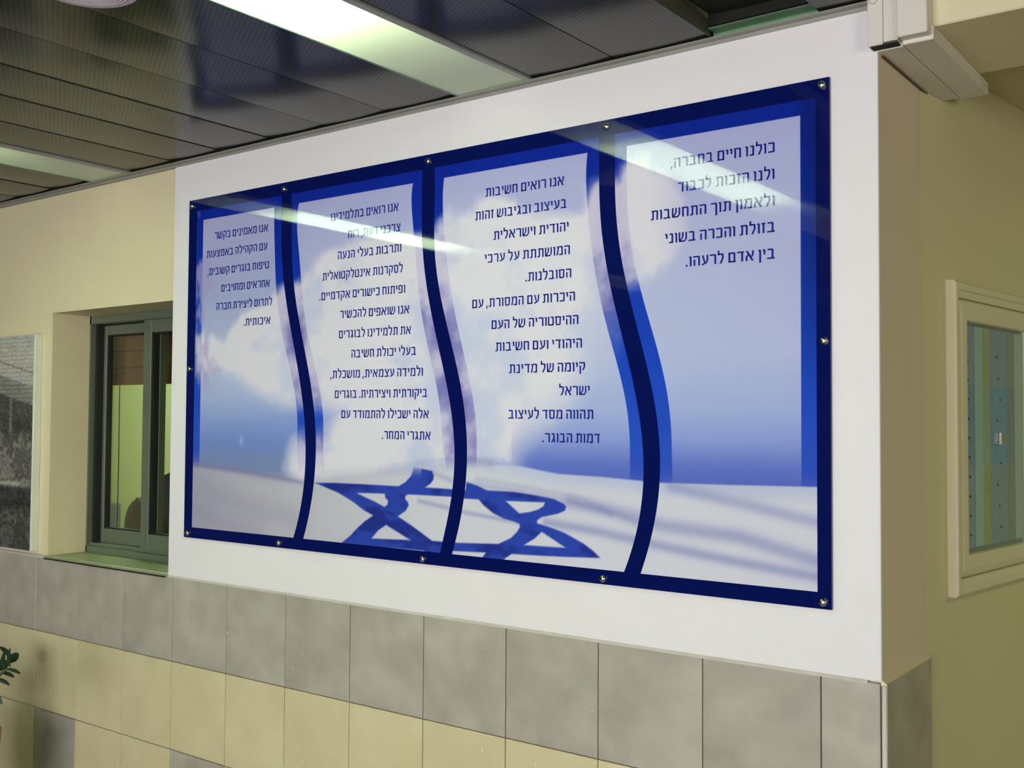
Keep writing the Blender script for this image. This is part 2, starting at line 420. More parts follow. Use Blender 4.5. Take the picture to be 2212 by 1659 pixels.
CLOUD=[(0.5994,0.9176),(0.6347,0.9263),(0.6578,0.9469),(0.7239,0.994),(0.7644,1.0125),(0.8046,1.0213),(0.877,1.03),(0.9005,1.0508),(0.9623,1.0507),(1.0376,1.0326),(1.1105,1.0402),(1.1819,1.0285),(1.2188,1.0262),(1.2493,1.0405),(1.2511,1.0461),(1.2775,1.0635),(1.2998,1.0826),(1.3629,1.0684),(1.4064,1.0762),(1.4241,1.1023),(1.4753,1.1128),(1.5584,1.0985),(1.5823,1.0628),(1.639,1.0441),(1.717,1.0286),(1.7629,1.0301),(1.7863,1.03),(1.8078,1.0628),(1.8306,1.1029),(1.8594,1.1147),(1.9176,1.1044),(1.9293,1.1334),(1.9453,1.1604),(1.9656,1.1727),(2.003,1.1596),(2.0607,1.1077),(2.1088,1.03),(2.1156,0.9436),(2.0747,0.874),(2.005,0.8303),(1.9477,0.8095),(1.9186,0.7862),(1.904,0.7237),(1.8597,0.6365),(1.7946,0.5689),(1.72,0.4813),(1.6267,0.4243),(1.564,0.3578),(1.5593,0.3092),(1.367,0.3034),(0.6253,0.2175),(0.5695,0.2793),(0.5854,0.3182),(0.6104,0.3714),(0.6451,0.3989),(0.7595,0.4126),(0.8146,0.4471),(0.8622,0.4856),(0.7581,0.4875),(0.6668,0.4815),(0.6151,0.4928),(0.5285,0.511),(0.4215,0.5464),(0.3184,0.5847),(0.2522,0.6096),(0.1926,0.6367),(0.0553,0.6158),(0.0513,0.7612),(0.1015,0.7712),(0.1513,0.762),(0.2009,0.7358),(0.22,0.723),(0.2485,0.7576),(0.2767,0.7936),(0.3124,0.834),(0.4323,0.8454),(0.4691,0.8728),(0.5032,0.8968),(0.5395,0.9106)]
STAR=[(0.7168,0.2326),(0.8169,0.2357),(0.9621,0.2365),(1.1036,0.2365),(1.1335,0.2512),(1.1565,0.2717),(1.1629,0.289),(1.1661,0.2989),(1.2441,0.2892),(1.2507,0.2749),(1.2492,0.2629),(1.2382,0.2504),(1.2158,0.2374),(1.3255,0.2364),(1.3778,0.2351),(1.3821,0.2599),(1.4229,0.251),(1.4617,0.2387),(1.563,0.2385),(1.6469,0.2311),(1.7013,0.2247),(1.736,0.2133),(1.744,0.2049),(1.7388,0.1937),(1.7149,0.1837),(1.6609,0.1717),(1.6446,0.1619),(1.6432,0.1529),(1.7017,0.1411),(1.7418,0.1306),(1.8019,0.1066),(1.8327,0.0896),(1.8568,0.0712),(1.7289,0.0641),(1.553,0.058),(1.5217,0.0384),(1.5132,0.0241),(1.4252,0.0166),(1.4575,0.055),(1.3275,0.0497),(1.3258,0.0315),(1.2344,0.0289),(1.2117,0.0416),(1.0691,0.0393),(0.9652,0.0327),(0.8499,0.04),(0.8932,0.0681),(0.9216,0.0929),(0.9568,0.1179),(0.9935,0.1377),(0.9492,0.1529),(0.9131,0.1714),(0.8693,0.1897),(0.8249,0.2057),(0.7799,0.2163)]
HOLES = [[(0.9162,0.2072),(1.0427,0.2103),(1.0463,0.198),(1.0584,0.1886),(1.0552,0.176),(1.0433,0.168),(0.998,0.1832),(0.9521,0.1961)],[(1.144,0.2124),(1.3238,0.2134),(1.3735,0.2102),(1.4278,0.2105),(1.4473,0.1941),(1.4829,0.1729),(1.5236,0.1592),(1.5637,0.1525),(1.5807,0.1468),(1.5822,0.1379),(1.5724,0.1237),(1.5498,0.1041),(1.504,0.0838),(1.3426,0.0755),(1.2467,0.0742),(1.2013,0.0964),(1.1519,0.1199),(1.1015,0.1414),(1.1347,0.1605),(1.1478,0.1783),(1.1444,0.1879),(1.1326,0.1972),(1.1325,0.207)],[(1.051,0.1112),(1.1558,0.0702),(0.9859,0.0632),(1.0168,0.0916)],[(1.5304,0.2109),(1.6702,0.2133),(1.6662,0.2031),(1.6471,0.1921),(1.6196,0.1839),(1.5805,0.1772)],[(1.6598,0.1295),(1.742,0.0903),(1.5966,0.0872),(1.6339,0.1077)]]
FOLDS = [([(0.0449,0.2774),(0.3544,0.2595),(0.6554,0.2313)],5,0.34),([(2.0752,0.274),(2.2625,0.2422),(2.4686,0.206)],9,0.28),([(1.7544,0.2181),(1.8613,0.207),(2.0479,0.1719),(2.2712,0.157),(2.4682,0.1133)],11,0.33),([(1.6756,0.1578),(1.8615,0.1413),(2.0341,0.1188),(2.2711,0.0935),(2.468,0.0747)],8,0.35),([(1.1904,0.1944),(1.3134,0.1779),(1.3774,0.1688),(1.5773,0.1518)],4,0.3),([(1.2372,0.2852),(1.3217,0.2627),(1.3856,0.2553),(1.6427,0.235),(1.77,0.2189),(1.891,0.1935)],5,0.22),([(0.7618,0.2851),(1.08,0.3315),(1.3209,0.3372),(1.4735,0.3203)],8,0.18),([(1.4212,0.2705),(1.6262,0.2515),(1.7853,0.2325),(2.0062,0.1632)],5,0.15),([(0.1172,0.1797),(0.3831,0.1252),(0.6275,0.1067)],26,0.12),([(0.0496,0.1074),(0.2285,0.0664),(0.4352,0.0464)],20,0.12)]
TEXT = [
(1,'אנו מאמינים בקשר',0.4582,0.1587,1.1105),
(1,'עם הקהילה באמצעות',0.4564,0.1108,1.0457),
(1,'טיפוח בוגרים קשובים,',0.4669,0.1209,0.9753),
(1,'אחראים ומחויבים',0.4720,0.2017,0.9105),
(1,'לתרום ליצירת חברה',0.4860,0.1736,0.8470),
(1,'איכותית.',0.4786,0.3319,0.7801),
(2,'אנו רואים בתלמידינו',1.0904,0.7792,1.1142),
(2,'צרכני דעת, רוח',1.1004,0.8630,1.0487),
(2,'ותרבות בעלי הנעה',1.1053,0.8153,0.9827),
(2,'לסקרנות אינטלקטואלית',1.1122,0.7429,0.9160),
(2,'ופיתוח כישורים אקדמיים.',1.1239,0.7288,0.8474),
(2,'אנו שואפים להכשיר',1.1418,0.8298,0.7838),
(2,'את תלמידינו לבוגרים',1.1499,0.8254,0.7173),
(2,'בעלי יכולת חשיבה',1.1720,0.8848,0.6478),
(2,'ולמידה עצמאית, מושכלת,',1.2024,0.7878,0.5822),
(2,'ביקורתית ויצירתית. בוגרים',1.2203,0.8090,0.5160),
(2,'אלה ישכילו להתמודד עם',1.2276,0.8410,0.4498),
(2,'אתגרי המחר.',1.2360,1.0286,0.3825),
(3,'אנו רואים חשיבות',1.7313,1.4467,1.1162),
(3,'בעיצוב ובגיבוש זהות',1.7401,1.4077,1.0493),
(3,'יהודית וישראלית',1.7483,1.4782,0.9803),
(3,'המושתתת על ערכי',1.7529,1.4453,0.9154),
(3,'הסובלנות.',1.7580,1.5972,0.8501),
(3,'היכרות עם המסורת, עם',1.7708,1.3978,0.7832),
(3,'ההיסטוריה של העם',1.7825,1.4726,0.7161),
(3,'היהודי ועם חשיבות',1.7947,1.4887,0.6491),
(3,'קיומה של מדינת',1.8053,1.5399,0.5834),
(3,'ישראל',1.8208,1.7181,0.5165),
(3,'תהווה מסד לעיצוב',1.8331,1.5379,0.4505),
(3,'דמות הבוגר.',1.8545,1.6608,0.3850),
(4,'כולנו חיים בחברה,',2.3644,2.0731,1.1182),
(4,'ולנו הזכות לכבוד',2.3634,2.0947,1.0510),
(4,'ולאמון תוך התחשבות',2.3640,2.0132,0.9852),
(4,'בזולת והכרה בשוני',2.3638,2.0567,0.9198),
(4,'בין אדם לרעהו.',2.3636,2.1179,0.8527),
]
PRINT_GAIN = 1.12

E_ = EYE
def Z(r): return r + E_          # heights noted relative to the eye level

# ================================================================== SETTING
WY = 2.512                       # wall plane;  tile and board faces at 2.500
def struct(mb, name, m_, parent=None, loc=None):
    o = mb.build(name, m_, parent, loc)
    if parent is None: o['kind'] = 'structure'
    return o
struct(MB().box(-9, 5.2, -4.6, 9, -.06, 0), 'floor', M['floor'])
# main wall with the office window opening
OX0, OX1, OZ0, OZ1 = -4.415, -3.45, Z(-.592), Z(.468)
wb = MB()
wb.box(-9, OX0, WY, 2.80, 0, 2.9).box(OX1, -.812, WY, 2.80, 0, 2.9)
wb.box(OX0, OX1, WY, 2.80, 0, OZ0).box(OX0, OX1, WY, 2.80, OZ1, 2.9)
wall_back = struct(wb, 'wall_back', M['cream_wall'])
# return of the corner pier
pier = struct(MB().box(-1.25, -.810, 2.5125, 2.836, 0, 2.9), 'wall_pier', M['pier_wall'])
struct(MB().box(-9.1, -9, -4.6, 4.2, 0, 2.9), 'wall_left', M['front'])
struct(MB().box(-9, 5.2, -4.7, -4.6, 0, 2.9), 'wall_front', M['front'])
struct(MB().box(5.2, 5.3, -4.6, 9, 0, 2.9), 'wall_right', M['front'])
# angled wall with the display case
a73 = math.radians(7.3); WD = Vector((math.sin(a73), math.cos(a73), 0)); WN = Vector((math.cos(a73), -math.sin(a73), 0))
WP = Vector((-.8118, 2.836, 0))
def W(s, h, z): p = WP + WD*s + WN*h; return (p.x, p.y, z)
def wbox(mb, s0, s1, h0, h1, z0, z1, b=0):
    t = MB().box(s0, s1, h0, h1, z0, z1, b); t.xform(lambda p: W(p[0], p[1], p[2])); mb.add(t.v, t.f); return mb
struct(wbox(MB(), -.004, 5.6, -.15, 0, 0, 2.9), 'wall_corridor', M['shaded_cream_wall'])
struct(MB().box(-1.4, 5.2, 8.2, 8.3, 0, 2.9), 'wall_corridor_end', M['shaded_cream_wall'])
# lintel over the passage
struct(MB().box(-.81, 5.2, 2.5, 2.911, Z(.912), 2.9, .003), 'wall_lintel', M['cream_wall'])
struct(MB().box(-1.4, 5.2, 2.911, 8.3, Z(.985), 2.9), 'ceiling_corridor', M['shaded_cream_wall'])
# office behind the window
struct(MB().box(-6.35, -1.4, 4.0, 4.1, 0, 2.9), 'wall_office_back', M['office_wall'])
struct(MB().box(-6.37, -6.27, 2.8, 4.0, 0, 2.9), 'wall_office_left', M['shaded_office_wall'])
struct(MB().box(-1.5, -1.4, 2.84, 4.0, 0, 2.9), 'wall_office_right', M['office_wall'])
struct(MB().box(-6.27, -1.5, 2.8, 4.0, 2.62, 2.7), 'ceiling_office', M['white_enamel'])
# slab above the metal ceiling
struct(MB().box(-9, 5.2, -4.6, 2.512, 2.80, 2.9), 'ceiling', M['dark'])

# white board covering the wall above the tiles
bd = MB().box(-3.532, -.8085, 2.500, WY, Z(-.594), Z(.99), .0015).build('white_board', M['white_board'], wall_back)
bd['label'] = 'large smooth white-painted board behind the blue sign'

# wall tiles, laid in three rows: grey, cream, mixed
TX = [-6.13, -5.808, -5.486, -5.164, -4.842, -4.481, -4.153, -3.828, -3.501, -3.177, -2.858, -2.542, -2.220, -1.899, -1.581, -1.265, -.953, -.634]
TX[0:5] = [-6.105, -5.78, -5.455, -5.13, -4.806]
ROWZ = [0.012, Z(-1.250), Z(-.9185), Z(-.597)]
MB().box(-9, -.8095, 2.506, WY, 0, Z(-.604)).build('grout_bed', M['grout'], wall_back)
j = .0014
row3 = {5: 'g', 8: 'g', 11: 'c', 12: 'c', 14: 'g'}
for r in range(3):
    for i in range(len(TX)-1):
        x0, x1 = TX[i]+j, TX[i+1]-j
        x1 = min(x1, -.8125)
        if x1-x0 < .03: continue
        z0, z1 = ROWZ[r]+j, ROWZ[r+1]-j
        grey = (r == 2) or (r == 0 and row3.get(i) == 'g')
        dy = random.uniform(-.0004, .0004)
        cx, cz = (x0+x1)/2, (z0+z1)/2
        MB().box(x0, x1, 2.500+dy, 2.5085, z0, z1, .0012).build('tile', M['grey_tile' if grey else 'cream_tile'], wall_back, (cx, 2.504, cz))
# pale uneven grout fillet along the top of the tiles
fl = MB()
xs = np.arange(-9, -.80, .04)
for k in range(len(xs)-1):
    h0 = .004 + .004*fbm(np.array([xs[k]*3.1]), np.array([2.2]))[0]; h1 = .004 + .004*fbm(np.array([xs[k+1]*3.1]), np.array([2.2]))[0]
    t0, t1 = Z(-.596)+h0, Z(-.596)+h1
    b_ = Z(-.6015); y0 = 2.4985
    fl.add([(xs[k], y0, b_), (xs[k+1], y0, b_), (xs[k+1], y0+.003, t1), (xs[k], y0+.003, t0), (xs[k], 2.512, t0), (xs[k+1], 2.512, t1)],
           [(0, 1, 2, 3), (3, 2, 5, 4)], True)
fl.build('grout_fillet', M['caulk'], wall_back)
# tiny paint flecks splashed on the tiles
fk = MB()
for (x, z, w_, h_) in ((-1.985, -.965, .003, .012), (-1.79, -.968, .003, .011), (-2.815, -.845, .003, .008), (-2.90, -.80, .002, .005), (-2.77, -.795, .004, .003), (-2.80, -.925, .004, .003), (-2.83, -1.04, .003, .007), (-2.79, -1.10, .003, .006), (-3.17, -.765, .005, .007), (-1.60, -.79, .003, .004), (-2.76, -1.15, .003, .006), (-2.84, -1.165, .002, .007)):
    fk.add([(x, 2.4993, Z(z)), (x+w_, 2.4993, Z(z)+.001), (x+w_*.6, 2.4993, Z(z)-h_), (x-w_*.4, 2.4993, Z(z)-h_)], [(0, 1, 2, 3)])
fk = fk.build('paint_flecks', M['white_board'], wall_back); fk['kind'] = 'stuff'
# tiles on the return of the pier
MB().box(-.8098, -.8045, 2.503, 2.858, 0, Z(-.604)).build('grout_bed', M['grout'], pier)
for r in range(3):
    z0, z1 = ROWZ[r]+j, ROWZ[r+1]-j
    MB().box(-.8060, -.7965, 2.5035, 2.860, z0, z1, .0012).build('tile', M['grey_tile'], pier, (-.80, 2.68, (z0+z1)/2))
fp = MB().add([(-.7965, 2.503, Z(-.600)), (-.7965, 2.860, Z(-.600)), (-.811, 2.858, Z(-.588)), (-.811, 2.503, Z(-.588)), (-.811, 2.503, Z(-.603)), (-.811, 2.860, Z(-.603))],
              [(0, 1, 2, 3), (0, 3, 4), (1, 5, 2), (0, 4, 5, 1)])
fp.build('plaster_fillet', M['pier_wall'], pier)
# plastic corner profile on the tile edge
q = MB().tube([(-.8035, 2.5055, 0), (-.8035, 2.5055, Z(-.603))], .0062, 12).build('corner_profile', M['duct'], pier)
q['label'] = 'white rounded plastic edge strip on the tile corner'

# ceiling angle trim on the wall
tr = MB().box(-9, -.81, 2.4955, 2.4998, Z(.984), Z(1.000)).box(-9, -.81, 2.470, 2.4998, Z(.9935), Z(.9955))
t_ = tr.build('trim_1', M['grey_metal']); t_['kind'] = 'structure'

# ================================================================== METAL CEILING
PZ = Z(.999)
EDGES = [-.945 + .2865*k for k in range(-20, 1)]
edges = {0: -.945, 1: -1.232, 2: -1.519, 3: -1.800, 4: -2.083, 5: -2.372, 6: -2.660, 7: -2.941, 8: -3.225, 9: -3.512, 10: -3.800, 11: -4.083}
ed = [(-.66, -.945)] + [(edges[i], edges[i+1]) for i in range(0, 11)]
x = -4.083
while x > -8.8: ed.append((x, x-.285)); x -= .285
x = -.66
right = []
while x < 5.0: right.append((x+.285, x)); x += .285
ceil_root = empty('ceiling_metal_strips', (-3, 2.45, PZ)); ceil_root['kind'] = 'structure'
def strip(x1, x0, ya, yb, z, mat_, tilt=.0, bow=.006, flange=.036):
    """one lay-in metal strip: a shallow bowed tray with turned-up sides"""
    g = .0022
    xa, xb = x0+g, x1-g
    n = 10
    prof = [(xa+(xb-xa)*i/n, z+tilt*(1-i/n) - bow*math.sin(PI*i/n) + bow*.5) for i in range(n+1)]
    mb = MB()
    v = [(px, y, pz) for y in (ya, yb) for px, pz in prof]
    mb.add(v, [(i, i+1, n+2+i, n+1+i) for i in range(n)], True)          # face of the tray
    for (px, pz) in (prof[0], prof[-1]):                                    # turned-up sides
        mb.add([(px, ya, pz), (px, yb, pz), (px, yb, z+flange), (px, ya, z+flange)], [(0, 1, 2, 3)])
    mb.add([(px, yb, pz) for px, pz in prof]+[(xb, yb, z+flange), (xa, yb, z+flange)], [tuple(range(n+3))])
    return mb
LIGHTS = {3, 10}
for i, (xr, xl) in enumerate(ed):
    if i in (1,):                                # lifted strip in the open slot
        o = strip(xr-.002, xl+.004, -4.5, 2.462, PZ+.052, M['ceiling_sheet'], bow=.004, flange=.03).build('ceiling_strip', M['ceiling_sheet'], ceil_root, (xl, 2.4, PZ+.052))
        o['label'] = 'strip pushed up above its neighbours, leaving a dark slot'
        continue
    if i in (4, 11): continue                    # light fittings
    tl = .0
    if xl < -2.0: tl = random.uniform(-.001, .003)
    strip(xr, xl, -4.5, 2.492, PZ+.001, M['ceiling_sheet'], tilt=tl, bow=random.uniform(.0012, .003)).build('ceiling_strip', M['ceiling_sheet'], ceil_root, (xl, 2.4, PZ))
for (xr, xl) in right:
    strip(xr, xl, -4.5, 2.49, PZ+.001, M['ceiling_sheet']).build('ceiling_strip', M['ceiling_sheet'], ceil_root, (xl, 2.4, PZ))
# painted side cheeks of the open slot
ck = MB().box(-1.2335, -1.2312, -4.5, 2.474, PZ+.001, PZ+.045).build('slot_cheek', M['plain_sheet'], ceil_root)
MB().box(-1.231, -.946, 2.4655, 2.497, PZ+.024, PZ+.12).build('slot_end_shade', M['dark'], ceil_root)  # dark box added to paint the shade at the end of the slot
ck2 = MB().box(-1.231, -.947, 2.4965, 2.4998, Z(.999), Z(1.028)).build('slot_wall_angle', M['green_metal'], ceil_root)
MB().box(-1.225, -.95, 2.452, 2.4965, Z(1.012), Z(1.0135)).build('slot_wall_ledge', M['green_metal'], ceil_root)

# ---- light fittings set flush in the strip ceiling
def fitting(xr, xl, tube_end, label, tube_mat):
    root = empty('ceiling_light', ((xr+xl)/2, 1.0, PZ))
    tag(root, label, 'ceiling light', 'fluorescent fittings set in the strip ceiling')
    a, b = xl+.002, xr-.002
    tw = .020
    hs = MB()
    hs.box(a, b, -2.2, 2.482, PZ+.118, PZ+.12).box(a, a+.002, -2.2, 2.482, PZ+.004, PZ+.118).box(b-.002, b, -2.2, 2.482, PZ+.004, PZ+.118)
    hs.box(a, b, 2.480, 2.482, PZ+.004, PZ+.118).box(a, b, -2.2, -2.198, PZ+.004, PZ+.118)
    hs.build('housing', M['white_enamel'], root)
    MB().box(b-tw, b, -2.2, 2.484, PZ-.004, PZ+.004, .001).build('edge_trim', M['grey_metal'], root)
    MB().box(a, a+.005, -2.2, 2.484, PZ-.002, PZ+.004, .0005).build('edge_trim', M['green_metal'], root)
    MB().box(a+.005, b-tw, 2.474, 2.484, PZ-.002, PZ+.004, .0005).build('edge_trim', M['green_metal'], root)
    MB().add([(a+.005, -2.2, PZ), (b-tw, -2.2, PZ), (b-tw, 2.474, PZ), (a+.005, 2.474, PZ)], [(0, 1, 2, 3)]).build('diffuser', M['opal'], root)
    cx = (a+b-tw)/2
    for y0, y1 in ((tube_end-1.25, tube_end),):
        for dx in (-.05, .05):
            t = MB().tube([(cx+dx, y0, PZ+.06), (cx+dx, y1, PZ+.06)], .014, 10)
            t.build('tube', M[tube_mat], root)
    return root
fitting(-1.800, -2.083, 1.72, 'fluorescent ceiling light above the blue sign, glowing white at its near end', 'tube')
fitting(-3.800, -4.083, 1.56, 'pale green-lit ceiling light strip at the left, ending above the office window', 'tube_bright')

# ---- round ceiling speaker
sp = empty('ceiling_speaker', (-2.215, 1.32, Z(.985)))
tag(sp, 'round lilac-white perforated ceiling speaker cut by the top edge', 'speaker')
MB().lathe((-2.215, 1.32, Z(.999)), [(.118, 0), (.1195, -.008), (.116, -.018), (.108, -.0225), (.100, -.021)], 64).build('rim', M['speaker'], sp)
gr = MB()
for rr in np.arange(.012, .10, .0075):
    gr.lathe((-2.215, 1.32, Z(.978)), [(rr+.0018, .004), (rr+.0018, -.0012), (rr-.0018, -.0012), (rr-.0018, .004)], 48)
gr.f = [f for f in gr.f if len(f) == 4]; gr.sm = gr.sm[:len(gr.f)]
gr.build('grille_rings', M['speaker'], sp)

# ================================================================== BLUE SIGN
SX, SZ, SY = -3.425, Z(-.440), 2.490     # lower-left corner of the sign on the wall
SW, SH = 2.503, 1.280
sign = empty('acrylic_sign', (SX+SW/2, 2.5, SZ))
tag(sign, 'large blue acrylic sign with four panels of Hebrew text over sky, clouds and a flag', 'sign')
MB().box(SX, SX+SW, SY+.0006, 2.4995, SZ, SZ+SH, .0008).build('backing_sheet', M['navy'], sign)

def curve(pts, lo, hi):
    p = sorted((z, x) for x, z in pts)
    z = np.array([a for a, _ in p]); x = np.array([b for _, b in p])
    cf = np.polyfit(z-.6, x, 6)
    return lambda q: np.polyval(cf, np.clip(q, z.min()-.01, z.max()+.004)-.6)
def lerp_curve(pts):
    p = sorted((z, x) for x, z in pts)
    z = np.array([a for a, _ in p]); x = np.array([b for _, b in p])
    return lambda q: np.interp(q, z, x)
sl = {k: curve(v, 0, 0) for k, v in (('S1L', S1L), ('S1R', S1R), ('S2L', S2L), ('S2R', S2R), ('S3L', S3L), ('S3R', S3R))}
pc = {k: curve(v, 0, 0) for k, v in (('P1R', P1R), ('P2L', P2L), ('P2R', P2R), ('P3L', P3L), ('P3R', P3R), ('P4L', P4L))}
sheets = [
    (lambda z: .050+0*z, lambda z: .0883+0*z, pc['P1R'], sl['S1L']),
    (sl['S1R'], pc['P2L'], pc['P2R'], sl['S2L']),
    (sl['S2R'], pc['P3L'], pc['P3R'], sl['S3L']),
    (sl['S3R'], pc['P4L'], lambda z: 2.430+0*z, lambda z: 2.469+0*z)]
ZB, ZT, PTOP = .040, 1.235, 1.197
hor = sorted(HOR); hx = np.array([a for a, _ in hor]); hz = np.array([b for _, b in hor])

def art(x, z, sheet, ci):
    """printed picture: sky, clouds, flag with its star; sheet = 0 outside, 1 on the pale page"""
    n1 = fbm(x*7+3, z*7+1, 5); n2 = fbm(x*18+9, z*18+4, 4); n3 = fbm(x*3+5, z*4+8, 3)
    # sky
    raw = ramp(z, [(.28, (52, 78, 184)), (.38, (42, 80, 190)), (.6, (30, 68, 186)), (.85, (24, 58, 172)), (1.02, (18, 46, 158)), (1.24, (16, 38, 145))])
    if ci == 3:
        raw = raw * (1-.22*sst(x, 2.40, 2.46)[..., None]*sst(z, .45, .9)[..., None])
    pg = ramp(z, [(.27, (84, 98, 188)), (.33, (98, 116, 198)), (.39, (134, 150, 212)), (.47, (158, 172, 218)), (.62, (176, 184, 220)), (.9, (174, 180, 216)), (1.2, (166, 170, 212))])
    if ci == 0:
        pg = ramp(z, [(.30, (118, 134, 180)), (.36, (112, 134, 196)), (.42, (126, 148, 206)), (.52, (160, 174, 214)), (.62, (176, 184, 216)), (.9, (160, 168, 206)), (1.2, (166, 166, 206))])
    c = mixc(raw, pg, sheet)
    # clouds
    d = sdf(x, z, CLOUD) + (n1-.5)*.055 + (n2-.5)*.022
    cl_raw = mixc(np.array([196, 190, 216.])+0*c, np.array([118, 116, 182.])+0*c, sst(n1*.6+n3*.5, .56, .80))
    cl_pg = mixc(np.array([214, 211, 223.])+0*c, np.array([184, 191, 222.])+0*c, sst(n1*.55+n3*.5, .50, .68)*.75)
    cl = mixc(cl_raw, cl_pg, sheet)
    soft = np.where(z < .62, .035, .014) + .02*n3
    fade = np.ones_like(x)
    if ci == 3: fade = 1-sst(x, 2.0, 2.22)
    if ci == 2: soft = np.where((x > 1.55) & (z < .75), .09, soft)
    c = mixc(c, cl, sst(-d, -soft, soft)*fade)
    # wisps on the left
    if ci == 0:
        w_ = sst(fbm(x*9+1, z*5+2, 4), .48, .62)*(sst(x, .02, .06)*(1-sst(x, .09, .22)))*sst(z, .5, .62)
        c = mixc(c, np.array([158, 152, 200.])+0*c, w_*.8)
        s_ = np.exp(-((x-.33)/.010)**2-((z-.37)/.016)**2)
        c = mixc(c, np.array([166, 180, 220.])+0*c, s_*.7)
    # flag
    hz_ = np.interp(x, hx, hz)
    fl_ = ramp(x, [(0, (158, 157, 176)), (.35, (172, 171, 184)), (.7, (184, 183, 194)), (1.3, (200, 200, 212)), (2.4, (206, 207, 220))])
    fl_ = mixc(fl_, np.array([172, 182, 216.])+0*c, (1-sst(hz_-z, 0, .055))*sst(x, 1.2, 1.7)*.7)
    fl_ = mixc(fl_, np.array([150, 148, 160.])+0*c, sst(n3, .5, .8)*.35*(1-sst(x, .6, 1.2)))
    e_ = ramp(x, [(0, (.012, 0, 0)), (.6, (.03, 0, 0)), (1.35, (.03, 0, 0)), (1.5, (.004, 0, 0)), (2.5, (.002, 0, 0))])[..., 0]
    c = mixc(c, fl_, sst(hz_-z, -e_, e_))
    for line, w, a in FOLDS:
        dd = segd(x, z, line); ww = w/560.0
        cc = np.array([122, 112, 152.]) if line[0][0] < .9 else np.array([116, 122, 178.])
        c = mixc(c, cc+0*c, a*1.5*np.exp(-(dd/ww)**2)*(z < hz_+.02))
    # star
    m_ = z < .36
    if m_.any():
        sd = np.full(x.shape, 1.0)
        s0 = sdf(x[m_], z[m_], STAR)
        for h in HOLES: s0 = np.maximum(s0, -sdf(x[m_], z[m_], h))
        sd[m_] = s0
        sc_ = mixc(np.array([38, 62, 164.])+0*c, np.array([26, 36, 122.])+0*c, sst(fbm(x*11, z*26+3, 3), .45, .7)*.8)
        fadec = np.where((x > 1.0) & (x < 1.2), 1-sst(z, .262, .318), 1.0)
        c = mixc(c, sc_, (1-sst(sd, -.0028, .0028))*fadec*.96)
    return c

gapx = .0009
for ci, (fa, fb, fc, fd) in enumerate(sheets):
    zr = np.concatenate([np.arange(ZB, .36, .0024), np.arange(.36, PTOP-.002, .0042), [PTOP-gapx, PTOP+gapx], np.linspace(PTOP+.006, ZT, 10)])
    rows = []; msk = []
    nA, nB = 16, 190 if ci > 0 else 130
    for z in zr:
        a, b, c_, d = float(fa(z)), float(fb(z)), float(fc(z)), float(fd(z))
        b = min(max(b, a+.004), d-.01); c_ = min(max(c_, b+.01), d-.004)
        x = np.concatenate([np.linspace(a, b-gapx, nA), np.linspace(b+gapx, c_-gapx, nB), np.linspace(c_+gapx, d, nA)])
        rows.append(x)
        mk = np.concatenate([np.zeros(nA), np.ones(nB), np.zeros(nA)])
        if z > PTOP: mk = mk*0
        msk.append(mk)
    X = np.array(rows); Zg = np.repeat(zr[:, None], X.shape[1], 1); K = np.array(msk)
    K = K*np.clip(sst(Zg, .24, .33)*1.0+.0, 0, 1) + (1-sst(Zg, .24, .33))*1.0
    col = npl(art(X, Zg, K, ci))*PRINT_GAIN
    o = grid_print('printed_panel', SX+X, np.full(X.shape, SY), SZ+Zg, np.clip(col, 0, .95), M['print'], sign)
    o['label'] = ['narrow far-left printed panel, text above a blue horizon', 'second panel from the left, cloudy with the left half of the star',
                  'third panel from the left, cloudy with the right half of the star', 'rightmost panel, five lines of text over pale sky'][ci]

